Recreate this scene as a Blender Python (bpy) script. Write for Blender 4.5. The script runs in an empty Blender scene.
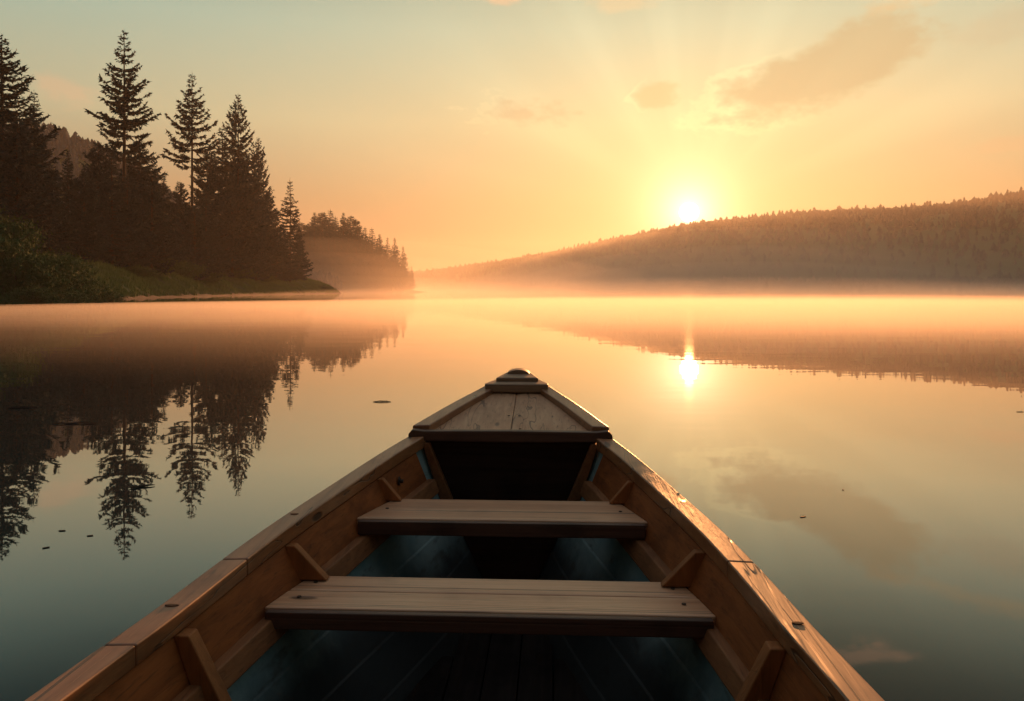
import bpy, math, random
import numpy as np
from mathutils import Vector

# ------------------------------------------------------------------ camera, sky, sun, exposure
scn = bpy.context.scene
COL = scn.collection
R = math.radians
CAM_H = 1.0
F = 800.0                       # focal length in pixels of a 1024 px wide frame
HOR = 290.5

cam = bpy.data.cameras.new("camera")
cam_o = bpy.data.objects.new("camera", cam); COL.objects.link(cam_o)
cam_o.location = (0, 0, CAM_H); cam_o.rotation_euler = (R(90), 0, 0)
cam.sensor_fit = 'HORIZONTAL'; cam.sensor_width = 36.0; cam.lens = F / 1024 * 36
cam.shift_y = -60.0 / 1024
cam.clip_start = 0.02; cam.clip_end = 12000
scn.camera = cam_o

scn.view_settings.view_transform = 'Standard'
scn.view_settings.look = 'None'
scn.view_settings.exposure = 0.8
scn.view_settings.gamma = 1.0
scn.view_settings.use_curve_mapping = False
cy = scn.cycles
cy.use_denoising = True
cy.max_bounces = 6; cy.diffuse_bounces = 2; cy.glossy_bounces = 3
cy.transparent_max_bounces = 16; cy.volume_bounces = 1
cy.volume_step_rate = 1.0
cy.sample_clamp_indirect = 4.0
cy.caustics_reflective = False; cy.caustics_refractive = False

SUN_AZ, SUN_EL = 12.48, 5.47

class NT:
    """tiny helper for node maths"""
    def __init__(s, tree): s.t = tree; s.n = tree.nodes; s.l = tree.links
    def new(s, typ, **kw):
        n = s.n.new(typ)
        for k, v in kw.items(): setattr(n, k, v)
        return n
    def put(s, sock, v):
        if v is None: return
        if hasattr(v, 'is_linked') or isinstance(v, bpy.types.NodeSocket): s.l.new(v, sock)
        else: sock.default_value = v
    def m(s, op, a, b=None, c=None, clamp=False):
        n = s.n.new('ShaderNodeMath'); n.operation = op; n.use_clamp = clamp
        s.put(n.inputs[0], a); s.put(n.inputs[1], b); s.put(n.inputs[2], c)
        return n.outputs[0]
    def vm(s, op, a, b=None, out=0):
        n = s.n.new('ShaderNodeVectorMath'); n.operation = op
        s.put(n.inputs[0], a)
        if b is not None:
            if op == 'SCALE': s.put(n.inputs[3], b)
            else: s.put(n.inputs[1], b)
        return n.outputs[out]
    def comb(s, x, y, z):
        n = s.n.new('ShaderNodeCombineXYZ'); s.put(n.inputs[0], x); s.put(n.inputs[1], y); s.put(n.inputs[2], z); return n.outputs[0]
    def noise(s, vec, scale=1.0, detail=4.0, rough=0.5, dist=0.0):
        n = s.n.new('ShaderNodeTexNoise'); s.put(n.inputs['Vector'], vec)
        n.inputs['Scale'].default_value = scale; n.inputs['Detail'].default_value = detail
        n.inputs['Roughness'].default_value = rough; n.inputs['Distortion'].default_value = dist
        return n.outputs[0]
    def ramp(s, fac, pts, interp='LINEAR'):
        n = s.n.new('ShaderNodeValToRGB'); n.color_ramp.interpolation = interp
        e = n.color_ramp.elements
        while len(e) < len(pts): e.new(0.5)
        for el, (p, c) in zip(e, pts):
            el.position = p
            el.color = (c, c, c, 1) if isinstance(c, (int, float)) else (*c, 1)
        s.put(n.inputs[0], fac); return n.outputs[0]
    def mix(s, fac, a, b, mode='MIX'):
        n = s.n.new('ShaderNodeMix'); n.data_type = 'RGBA'; n.blend_type = mode
        s.put(n.inputs[0], fac)
        s.put(n.inputs[6], (*a, 1) if isinstance(a, tuple) and len(a) == 3 else a)
        s.put(n.inputs[7], (*b, 1) if isinstance(b, tuple) and len(b) == 3 else b)
        return n.outputs[2]
    def smooth(s, x, lo, hi):
        n = s.n.new('ShaderNodeMapRange'); n.interpolation_type = 'SMOOTHSTEP'
        s.put(n.inputs[0], x); s.put(n.inputs[1], lo); s.put(n.inputs[2], hi)
        return n.outputs[0]

world = bpy.data.worlds.new("World"); scn.world = world
world.use_nodes = True
world.cycles.sampling_method = 'MANUAL'; world.cycles.sample_map_resolution = 1024
wt = world.node_tree; wt.nodes.clear(); W = NT(wt)
wout = W.new('ShaderNodeOutputWorld'); wbg = W.new('ShaderNodeBackground')
tc = W.new('ShaderNodeTexCoord')
D = W.vm('NORMALIZE', tc.outputs['Generated'])
sep = W.new('ShaderNodeSeparateXYZ'); wt.links.new(D, sep.inputs[0])
el = W.m('MULTIPLY', W.m('ARCSINE', sep.outputs[2]), 57.29578)
az = W.m('MULTIPLY', W.m('ARCTAN2', sep.outputs[0], sep.outputs[1]), 57.29578)
sd = Vector((math.sin(R(SUN_AZ)) * math.cos(R(SUN_EL)), math.cos(R(SUN_AZ)) * math.cos(R(SUN_EL)), math.sin(R(SUN_EL))))
dt = W.vm('DOT_PRODUCT', D, tuple(sd), out=1)
th = W.m('MULTIPLY', W.m('ARCCOSINE', W.m('MINIMUM', dt, 0.9999999)), 57.29578)
# air colour by height above the horizon; unseen zenith brightened to fill-light the boat
base = W.ramp(W.m('DIVIDE', W.m('ADD', el, 10.0), 100.0), [
    (0.00, (.16, .05, .03)), (0.10, (.16, .045, .025)), (0.135, (.10, .02, .02)), (0.164, (.22, .15, .085)),
    (0.217, (.37, .37, .235)), (0.28, (.26, .39, .32)), (0.305, (.19, .33, .29)), (0.345, (.03, .11, .13)), (0.42, (.02, .08, .11)), (0.56, (.24, .27, .29)), (1.0, (.56, .53, .51))])
def expo(a, k): return W.m('POWER', 2.718, W.m('MULTIPLY', th, -1.0 / a)) if k is None else None
g1 = expo(18.5, None); g2 = expo(4.5, None); g3 = expo(1.5, None)
disc = W.m('SUBTRACT', 1.0, W.smooth(th, .42, .70))
col = W.vm('ADD', base, W.vm('SCALE', (.66, .47, .15), g1))
col = W.vm('ADD', col, W.vm('SCALE', (.10, .08, .03), g2))
# the sky opposite the sunrise is still dim
away = W.smooth(W.m('ADD', W.m('MULTIPLY', sep.outputs[0], math.sin(R(SUN_AZ))), W.m('MULTIPLY', sep.outputs[1], math.cos(R(SUN_AZ)))), -.75, .55)
col = W.vm('SCALE', col, W.m('ADD', .22, W.m('MULTIPLY', away, .78)))
# faint rays fanning up from the sun
dx = W.m('SUBTRACT', az, SUN_AZ); dy = W.m('SUBTRACT', el, SUN_EL)
phi = W.m('ARCTAN2', dx, dy)
rays = W.noise(W.comb(W.m('MULTIPLY', phi, 2.2), W.m('MULTIPLY', th, .01), 3.7), 1.6, 2.0, .5)
rays = W.m('SUBTRACT', W.smooth(rays, .36, .66), .5)
rayamt = W.m('MULTIPLY', W.smooth(th, 2.0, 8.0), W.m('SUBTRACT', 1.0, W.smooth(th, 14.0, 30.0)))
rayamt = W.m('MULTIPLY', rayamt, W.smooth(dy, 0.5, 5.0))
raymul = W.m('ADD', 1.0, W.m('MULTIPLY', W.m('MULTIPLY', rays, rayamt), .09))
col = W.vm('SCALE', col, raymul)
# clouds: separate soft banks in the sky, each an uneven lens of noise
A0 = W.comb(az, el, 0.0)
n_big = W.noise(W.comb(W.m('MULTIPLY', az, .22), W.m('MULTIPLY', el, .42), 1.3), 1.0, 5.0, .55)
n_fin = W.noise(W.comb(W.m('MULTIPLY', az, .9), W.m('MULTIPLY', el, 1.5), 7.1), 1.0, 4.0, .55)
nn = W.m('ADD', W.m('MULTIPLY', W.m('SUBTRACT', n_big, .5), 2.4), W.m('MULTIPLY', W.m('SUBTRACT', n_fin, .5), 1.0))
def cloud(ca, ce, ra, re, tilt, colr, amt, rim=0.0, soft=.55, rough=1.0):
    global col
    c, s_ = math.cos(R(tilt)), math.sin(R(tilt))
    a = W.m('SUBTRACT', az, ca); e = W.m('SUBTRACT', el, ce)
    u = W.m('DIVIDE', W.m('ADD', W.m('MULTIPLY', a, c), W.m('MULTIPLY', e, s_)), ra)
    v = W.m('DIVIDE', W.m('SUBTRACT', W.m('MULTIPLY', e, c), W.m('MULTIPLY', a, s_)), re)
    d = W.m('SQRT', W.m('ADD', W.m('MULTIPLY', u, u), W.m('MULTIPLY', v, v)))
    dd = W.m('SUBTRACT', d, W.m('MULTIPLY', nn, rough))
    mk = W.m('SUBTRACT', 1.0, W.smooth(dd, 1.0 - soft, 1.0))
    if rim:
        r_ = W.m('MULTIPLY', W.smooth(dd, .80, .97), W.m('SUBTRACT', 1.0, W.smooth(dd, .98, 1.12)))
        side = W.smooth(W.m('MULTIPLY', u, -1.0), -.1, .9)
        col = W.vm('ADD', col, W.vm('SCALE', (.42, .32, .12), W.m('MULTIPLY', W.m('MULTIPLY', r_, side), rim)))
    col = W.mix(W.m('MULTIPLY', mk, amt), col, colr)
cloud(21.4, 14.4, 8.6, 2.6, 17, (.50, .39, .19), .68, rim=.28, soft=.42, rough=.48)
cloud(32.0, 16.0, 6.0, 1.6, 6, (.52, .41, .23), .28, soft=.9, rough=.9)
cloud(9.8, 13.4, 2.0, 1.1, 0, (.70, .48, .21), .55, rim=.30, soft=.6, rough=.9)
cloud(0.8, 12.6, 4.4, 1.3, -4, (.56, .37, .19), .5, rim=.15, soft=.7, rough=1.1)
cloud(-0.6, 20.2, 1.8, .8, 0, (.85, .52, .28), .55, soft=.7)
cloud(-29.5, 12.6, 2.6, 1.0, -20, (.66, .42, .24), .45, soft=.8)
cloud(33.0, 8.8, 5.0, .5, 2, (.62, .38, .18), .35, soft=.8)
cloud(24.0, 22.5, 3.8, .9, -8, (.95, .62, .38), .8, soft=.7)
cloud(33.0, 18.6, 9.0, .8, 6, (.75, .55, .28), .5, soft=.9)
cloud(8.0, 19.6, 2.6, .6, 0, (.85, .60, .30), .4, soft=.9)
# the sun itself and its aureole
col = W.vm('ADD', col, W.vm('SCALE', (2.4, 1.75, 1.15), g3))
col = W.vm('ADD', col, W.vm('SCALE', (60., 50., 30.), disc))
sky = W.new('ShaderNodeTexSky', sky_type='NISHITA', sun_disc=False)
sky.sun_elevation = R(SUN_EL); sky.sun_rotation = R(SUN_AZ); sky.altitude = 100
sky.air_density = 1.0; sky.dust_density = 2.0; sky.ozone_density = 2.0
skyc = W.vm('SCALE', sky.outputs[0], 0.001)
col = W.vm('ADD', W.vm('SCALE', col, .61), skyc)
wt.links.new(col, wbg.inputs[0]); wbg.inputs[1].default_value = 1.0
wt.links.new(wbg.outputs[0], wout.inputs[0])

sun = bpy.data.lights.new("sun", 'SUN'); sun.energy = 5.0; sun.angle = R(0.6); sun.color = (1.0, .38, .12)
sun_o = bpy.data.objects.new("sun", sun); COL.objects.link(sun_o)
sun_o.rotation_euler = (-sd).to_track_quat('-Z', 'Y').to_euler()
sun_o.location = (10, 40, 30)

rng = np.random.default_rng(11)
random.seed(5)

# ------------------------------------------------------------------ helpers
def mesh(name, v, f, mats=None, parent=None, smooth=False):
    me = bpy.data.meshes.new(name)
    v = np.asarray(v, dtype=np.float32)
    if isinstance(f, np.ndarray):
        k = f.shape[1]; nf = len(f)
        me.vertices.add(len(v)); me.vertices.foreach_set('co', v.ravel())
        me.loops.add(nf * k); me.loops.foreach_set('vertex_index', f.astype(np.int32).ravel())
        me.polygons.add(nf); me.polygons.foreach_set('loop_start', np.arange(0, nf * k, k, dtype=np.int32))
        me.update(calc_edges=True)
    else:
        me.from_pydata([tuple(map(float, p)) for p in v], [], f)
    if smooth: me.polygons.foreach_set('use_smooth', [True] * len(me.polygons))
    o = bpy.data.objects.new(name, me); COL.objects.link(o)
    for m_ in (mats if isinstance(mats, (list, tuple)) else [mats]): me.materials.append(m_)
    if parent: o.parent = parent
    return o
def bevel(o, w=.003, seg=2):
    b = o.modifiers.new('bevel', 'BEVEL'); b.width = w; b.segments = seg; b.limit_method = 'ANGLE'; b.angle_limit = R(35)
    o.data.polygons.foreach_set('use_smooth', [True] * len(o.data.polygons))
    b.harden_normals = True
    return o
def tag(o, label=None, cat=None, group=None, kind=None):
    if label: o['label'] = label
    if cat: o['category'] = cat
    if group: o['group'] = group
    if kind: o['kind'] = kind
    return o
def empty(name, loc, rz=0.0):
    o = bpy.data.objects.new(name, None); COL.objects.link(o); o.location = loc; o.rotation_euler = (0, 0, rz)
    o.empty_display_size = .2
    return o
def material(name):
    m_ = bpy.data.materials.new(name); m_.use_nodes = True; t = m_.node_tree; t.nodes.clear()
    n = NT(t); out = n.new('ShaderNodeOutputMaterial'); p = n.new('ShaderNodeBsdfPrincipled')
    t.links.new(p.outputs[0], out.inputs[0]); return m_, n, p, out
def bump(n, p, h, strength=.3, dist=.01):
    b = n.new('ShaderNodeBump'); b.inputs['Strength'].default_value = strength; b.inputs['Distance'].default_value = dist
    n.put(b.inputs['Height'], h); n.l.new(b.outputs[0], p.inputs['Normal'])

# ------------------------------------------------------------------ materials
def wood(name, c1, c2, axis='Y', dark=(.02, .012, .008), rough=.5, wear=.5, seed=0.0, spec=.5, crack=1.0):
    m_, n, p, _ = material(name)
    co = n.new('ShaderNodeTexCoord').outputs['Object']
    sc = {'Y': (38.0, 1.6, 38.0), 'X': (1.6, 38.0, 38.0), 'Z': (38.0, 38.0, 2.2)}[axis]
    v = n.vm('ADD', n.vm('MULTIPLY', co, sc), (seed, seed * 1.7, seed * .6))
    vf = n.vm('MULTIPLY', v, (4.0, 4.0, 4.0))
    g = n.noise(v, 1.0, 5.0, .6, .6); gf = n.noise(vf, 1.0, 3.0, .6)
    blot = n.noise(n.vm('ADD', co, (seed, 3.0, 0.0)), 5.5, 4.0, .6)
    c = n.mix(n.smooth(g, .32, .70), c1, c2)
    c = n.mix(n.m('MULTIPLY', n.smooth(gf, .55, .75), .45), c, dark)
    c = n.mix(n.m('MULTIPLY', n.smooth(blot, .48, .72), wear), c, tuple(x * .38 for x in c1))
    # long narrow checks and a few knots
    vc = n.vm('MULTIPLY', v, {'Y': (.6, .07, .6), 'X': (.07, .6, .6), 'Z': (.6, .6, .07)}[axis])
    crk = n.noise(vc, 1.0, 2.0, .5, .3)
    cm = n.m('SUBTRACT', 1.0, n.smooth(n.m('ABSOLUTE', n.m('SUBTRACT', crk, .60)), .004, .014))
    vo = n.new('ShaderNodeTexVoronoi'); vo.inputs['Scale'].default_value = 1.0
    ks = {'Y': (9.0, 3.0, 9.0), 'X': (3.0, 9.0, 9.0), 'Z': (9.0, 9.0, 3.0)}[axis]
    n.l.new(n.vm('ADD', n.vm('MULTIPLY', co, ks), (seed * 2.1, seed, .3)), vo.inputs['Vector'])
    kn = n.m('SUBTRACT', 1.0, n.smooth(vo.outputs['Distance'], .06, .11))
    dk = n.m('MAXIMUM', n.m('MULTIPLY', cm, .8 * crack), n.m('MULTIPLY', kn, .9 * crack))
    c = n.mix(dk, c, dark)
    n.l.new(c, p.inputs['Base Color'])
    n.l.new(n.m('ADD', rough - .12, n.m('MULTIPLY', blot, .28)), p.inputs['Roughness'])
    p.inputs['Specular IOR Level'].default_value = spec
    h = n.m('SUBTRACT', n.m('ADD', g, n.m('MULTIPLY', gf, .5)), n.m('MULTIPLY', dk, 1.2))
    bump(n, p, h, .55, .0022)
    return m_
M_CAP = wood('gunwale_wood', (.24, .095, .036), (.36, .16, .065), 'Y', rough=.38, wear=.6, seed=1.3, spec=.8, crack=.9)
M_STRAKE = wood('side_plank_wood', (.20, .060, .016), (.31, .10, .026), 'Y', rough=.65, wear=.6, seed=4.1, crack=.15, spec=.2)
M_RISER = wood('riser_wood', (.20, .080, .032), (.29, .125, .05), 'Y', spec=.25, rough=.6, wear=.5, seed=7.7, crack=.2)
M_SEAT = wood('seat_wood', (.54, .285, .16), (.68, .41, .245), 'X', spec=.8, rough=.32, wear=.30, seed=2.4, crack=.8)
M_DECK = wood('deck_wood', (.42, .23, .125), (.54, .32, .18), 'Y', rough=.5, wear=.25, seed=9.2, crack=.8)
M_KNEE = wood('knee_wood', (.25, .092, .028), (.34, .13, .042), 'Z', rough=.6, wear=.5, seed=5.6, crack=.1, spec=.25)
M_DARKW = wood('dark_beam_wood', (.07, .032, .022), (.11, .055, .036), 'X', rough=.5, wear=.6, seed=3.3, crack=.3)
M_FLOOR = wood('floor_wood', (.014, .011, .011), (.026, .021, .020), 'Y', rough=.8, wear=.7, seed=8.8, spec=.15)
M_VOID = wood('void_shade_wood', (.022, .012, .009), (.04, .022, .016), 'X', rough=.8, wear=.6, seed=8.1, spec=.15, crack=.3)
M_STEM = wood('stem_wood', (.22, .135, .08), (.32, .205, .125), 'X', rough=.55, wear=.5, seed=6.2, crack=.4)

def paint():
    m_, n, p, _ = material('worn_blue_paint')
    co = n.new('ShaderNodeTexCoord').outputs['Object']
    a = n.noise(co, 7.0, 6.0, .65); b = n.noise(n.vm('MULTIPLY', co, (1.0, .25, 1.0)), 30.0, 4.0, .6)
    c = n.mix(n.smooth(a, .35, .68), (.17, .29, .32), (.25, .37, .39))
    c = n.mix(n.m('MULTIPLY', n.smooth(b, .56, .70), .55), c, (.06, .05, .04))
    sp = n.new('ShaderNodeSeparateXYZ'); n.l.new(co, sp.inputs[0])
    # bilge grime, uneven at the top, with the hull's inner shade painted in
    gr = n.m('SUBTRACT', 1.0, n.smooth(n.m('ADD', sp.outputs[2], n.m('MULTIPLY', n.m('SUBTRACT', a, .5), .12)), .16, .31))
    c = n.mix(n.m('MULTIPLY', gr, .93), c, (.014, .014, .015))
    n.l.new(c, p.inputs['Base Color']); p.inputs['Roughness'].default_value = .6
    bump(n, p, n.m('ADD', a, b), .3, .003); return m_
M_PAINT = paint()
def plain(name, c, rough=.6, metal=0.0, var=.3, scale=20.0):
    m_, n, p, _ = material(name)
    co = n.new('ShaderNodeTexCoord').outputs['Object']
    a = n.noise(co, scale, 4.0, .6)
    n.l.new(n.mix(a, tuple(x * (1 - var) for x in c), tuple(x * (1 + var) for x in c)), p.inputs['Base Color'])
    p.inputs['Roughness'].default_value = rough; p.inputs['Metallic'].default_value = metal
    return m_
M_IRON = plain('rusty_iron', (.06, .045, .035), .5, .7)
M_HOLE = plain('dark_notch', (.012, .008, .006), .9)
M_HULLOUT = plain('hull_outside', (.10, .05, .03), .5)
M_BARK = plain('bark', (.055, .042, .032), .95, var=.45, scale=3.0)
M_NEEDLE = plain('needles', (.018, .050, .052), .95, var=.4, scale=.7)
M_NEEDLE_FAR = plain('needles_far', (.018, .028, .020), .95, var=.25, scale=.15)
M_NEEDLE_HILL = plain('needles_hill', (.020, .060, .075), .95, var=.25, scale=.15)
M_LEAF = plain('shrub_leaves', (.040, .095, .020), .9, var=.5, scale=1.5)
M_GRASS = plain('bank_grass', (.085, .165, .035), .85, var=.5, scale=.5)
M_FLEAF = plain('floating_leaf', (.05, .035, .02), .6)

def earth():
    m_, n, p, _ = material('bank_earth')
    g = n.new('ShaderNodeNewGeometry')
    a = n.noise(g.outputs['Position'], .35, 6.0, .6); b = n.noise(g.outputs['Position'], 2.5, 4.0, .6)
    c = n.mix(n.smooth(a, .35, .65), (.050, .10, .026), (.070, .105, .034))
    sp = n.new('ShaderNodeSeparateXYZ'); n.l.new(g.outputs['Position'], sp.inputs[0])
    z = n.m('ADD', sp.outputs[2], n.m('MULTIPLY', n.m('SUBTRACT', b, .5), .8))
    c = n.mix(n.m('SUBTRACT', 1.0, n.smooth(z, .25, .9)), c, (.075, .055, .042))
    n.l.new(c, p.inputs['Base Color']); p.inputs['Roughness'].default_value = .95
    bump(n, p, b, .6, .3); return m_
M_EARTH = earth()

def water():
    m_, n, p, out = material('lake_water')
    pos = n.new('ShaderNodeNewGeometry').outputs['Position']
    w1 = n.noise(n.vm('MULTIPLY', pos, (.35, .8, 1.0)), 1.0, 3.0, .5)
    w2 = n.noise(n.vm('MULTIPLY', pos, (1.6, 3.6, 1.0)), 1.0, 2.0, .5)
    # calm water with wandering patches the breeze just touches
    patch = n.smooth(n.noise(n.vm('MULTIPLY', pos, (.010, .03, 1.0)), 1.0, 3.0, .5), .40, .70)
    h = n.m('ADD', n.m('MULTIPLY', w1, .0030), n.m('MULTIPLY', n.m('MULTIPLY', w2, .0005), n.m('ADD', .35, patch)))
    b = n.new('ShaderNodeBump'); b.inputs['Strength'].default_value = 1.0; b.inputs['Distance'].default_value = 1.0
    n.put(b.inputs['Height'], h)
    n.n.remove(p)
    gl = n.new('ShaderNodeBsdfGlossy'); gl.inputs['Roughness'].default_value = .012; gl.inputs['Color'].default_value = (1, 1, 1, 1)
    df = n.new('ShaderNodeBsdfDiffuse'); df.inputs['Color'].default_value = (.004, .026, .034, 1)
    n.l.new(b.outputs[0], gl.inputs['Normal'])
    geo = n.new('ShaderNodeNewGeometry')
    c = n.m('ABSOLUTE', n.vm('DOT_PRODUCT', geo.outputs['Incoming'], geo.outputs['Normal'], out=1))
    fr = n.m('ADD', .02, n.m('MULTIPLY', n.m('MULTIPLY', .97, n.m('POWER', n.m('SUBTRACT', 1.0, c), 3.0)), n.m('SUBTRACT', 1.0, n.m('MULTIPLY', .72, n.smooth(c, .20, .46)))))
    mx = n.new('ShaderNodeMixShader'); n.l.new(fr, mx.inputs[0]); n.l.new(df.outputs[0], mx.inputs[1]); n.l.new(gl.outputs[0], mx.inputs[2])
    n.l.new(mx.outputs[0], out.inputs[0])
    return m_
M_WATER = water()

# ------------------------------------------------------------------ lake, banks and hills
def px(x, d): return (x - 512) / F * d
def pz(y, d): return (HOR - y) / F * d + CAM_H

lake = mesh('lake_water', [(-2900, -2900, 0), (2900, -2900, 0), (2900, 2900, 0), (-2900, 2900, 0)], [(0, 1, 2, 3)], M_WATER)
tag(lake, kind='structure', label='calm lake mirroring the sunrise sky')

def seg_dist(P, poly):
    d = np.full(len(P), 1e9)
    for i in range(len(poly)):
        a = np.array(poly[i]); b = np.array(poly[(i + 1) % len(poly)])
        ab = b - a; t = np.clip(((P - a) @ ab) / (ab @ ab), 0, 1)
        d = np.minimum(d, np.linalg.norm(P - (a + t[:, None] * ab), axis=1))
    return d
def inside(P, poly):
    c = np.zeros(len(P), bool); n = len(poly)
    for i in range(n):
        x1, y1 = poly[i]; x2, y2 = poly[(i + 1) % n]
        cond = ((y1 > P[:, 1]) != (y2 > P[:, 1]))
        xi = (x2 - x1) * (P[:, 1] - y1) / ((y2 - y1) if y2 != y1 else 1e-9) + x1
        c ^= cond & (P[:, 0] < xi)
    return c
def wobble(x, y, s, k):
    return (np.sin(x * s + 1.3 * k) * np.cos(y * s * 1.27 + k) + .5 * np.sin(x * s * 2.3 + y * s * 1.9 + 2.1 * k) + .3 * np.sin(x * s * 4.9 - y * s * 4.1 + k))

BANK = [(-500, -60), (-200, 10), (-90, 44), (-60, 56), (-43, 62), (-41.5, 70), (-43.5, 80), (-46, 95), (-50, 114), (-53, 135), (-56, 160), (-58, 200),
        (-59.5, 240), (-61, 285), (-65, 297), (-82, 305), (-115, 318), (-170, 350), (-300, 380), (-500, 420)]
def bank_h(x, y):
    P = np.stack([np.atleast_1d(x).astype(float), np.atleast_1d(y).astype(float)], 1)
    d = seg_dist(P, BANK); ins = inside(P, BANK)
    d = d + wobble(P[:, 0], P[:, 1], .21, 1.0) * .9 * np.clip(d / 3, 0, 1)
    h = 7.2 * (1 - np.exp(-np.clip(d, 0, None) / 9.5)) + .045 * np.clip(d - 12, 0, 200)
    h = h + wobble(P[:, 0], P[:, 1], .13, 2.0) * .35 * np.clip(d / 8, 0, 1)
    return np.where(ins, h + .02, -.25 * np.clip(d, 0, 2) - .02)
def terrain(name, xs, ys, hf, mat, **kw):
    X, Y = np.meshgrid(xs, ys); Z = hf(X.ravel(), Y.ravel())
    v = np.stack([X.ravel(), Y.ravel(), Z], 1); nx, ny = len(xs), len(ys)
    i = np.arange(nx - 1)[None, :] + nx * np.arange(ny - 1)[:, None]; i = i.ravel()
    f = np.stack([i, i + 1, i + nx + 1, i + nx], 1)
    keep = Z[f].max(axis=1) > -.75
    o = mesh(name, v, f[keep], mat, smooth=True); return tag(o, **kw)
terrain('left_bank_ground', np.concatenate([np.arange(-500, -140, 8.), np.arange(-140, -36, 1.5)]),
        np.concatenate([np.arange(-60, 40, 8.), np.arange(40, 330, 2.), np.arange(330, 421, 6.)]), bank_h, M_EARTH, kind='structure')

# misty wooded point further up the lake
POINT = [(-420, 400), (-240, 405), (-150, 418), (-100, 432), (-66, 446), (-55, 454), (-58, 466), (-90, 490), (-160, 540), (-420, 600)]
def point_h(x, y):
    P = np.stack([np.atleast_1d(x).astype(float), np.atleast_1d(y).astype(float)], 1)
    d = seg_dist(P, POINT); ins = inside(P, POINT)
    h = 21 * (1 - np.exp(-d / 24.0)) + wobble(P[:, 0], P[:, 1], .08, 3.) * .8 * np.clip(d / 10, 0, 1)
    return np.where(ins, h + .02, -.5)
terrain('wooded_point_ground', np.arange(-420, -48, 6.), np.arange(398, 602, 6.), point_h, M_EARTH, kind='structure')

# wooded hill behind the left bank
def lefthill_h(x, y):
    u = (x + 282) / 105.; v = (y - 470) / 120.
    return 96 * np.exp(-(np.abs(u) ** 2.0)) * np.exp(-v * v) + wobble(x, y, .04, 5.) * 2.0 - 3
terrain('left_hill', np.arange(-620, 0, 12.), np.arange(380, 800, 12.), lefthill_h, M_EARTH, kind='structure')

# long hill across the lake; its ridge follows a profile in azimuth
PROF = np.array([(-180, 60, 2000), (-120, 90, 1900), (-75, 100, 1800), (-50, 90, 2000), (-30, 70, 2300), (-14, 45, 2500), (-7, 62, 2500), (-4.4, 74, 2450), (-1, 92, 2350), (3.4, 116, 2200),
                 (6.3, 130, 2050), (9.8, 149, 1950), (13.2, 155, 1820), (15.9, 155, 1720), (19.8, 156, 1640), (22.9, 152, 1560), (25.9, 143, 1500),
                 (28.7, 143, 1440), (31.4, 144, 1380), (33, 148, 1360), (40, 152, 1300), (60, 150, 1250), (90, 140, 1400), (130, 90, 1700), (180, 60, 2000)], float)
def far_ridge(a):
    return np.interp(a, PROF[:, 0], PROF[:, 1]), np.interp(a, PROF[:, 0], PROF[:, 2])
def build_far_hill():
    az_ = np.concatenate([np.arange(-180, -40, 2.), np.arange(-40, 50, .25), np.arange(50, 180.1, 2.)])
    prof = np.array([(-1.0, -.01), (-.98, .03), (-.9, .12), (-.75, .34), (-.55, .60), (-.35, .82), (-.15, .96), (0, 1.0), (.25, .85), (.6, .4), (1.0, 0)])
    v = []
    for a in az_:
        H, Dm = far_ridge(a); H = H - 12; depth = 300
        for u, k in prof:
            r = Dm + u * depth + 10 * math.sin(a * .9 + u * 3)
            z = H * k * (1 + .035 * math.sin(a * 1.7 + u * 5)) if 0 < k < 1 else H * k
            v.append((r * math.sin(R(a)), r * math.cos(R(a)), z - .3))
    n = len(prof); N = len(az_); f = []
    for i in range(N - 1):
        for j in range(n - 1):
            f.append((i * n + j, (i + 1) * n + j, (i + 1) * n + j + 1, i * n + j + 1))
    return tag(mesh('far_hill', v, f, M_EARTH, smooth=True), kind='structure')
build_far_hill()

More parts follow.
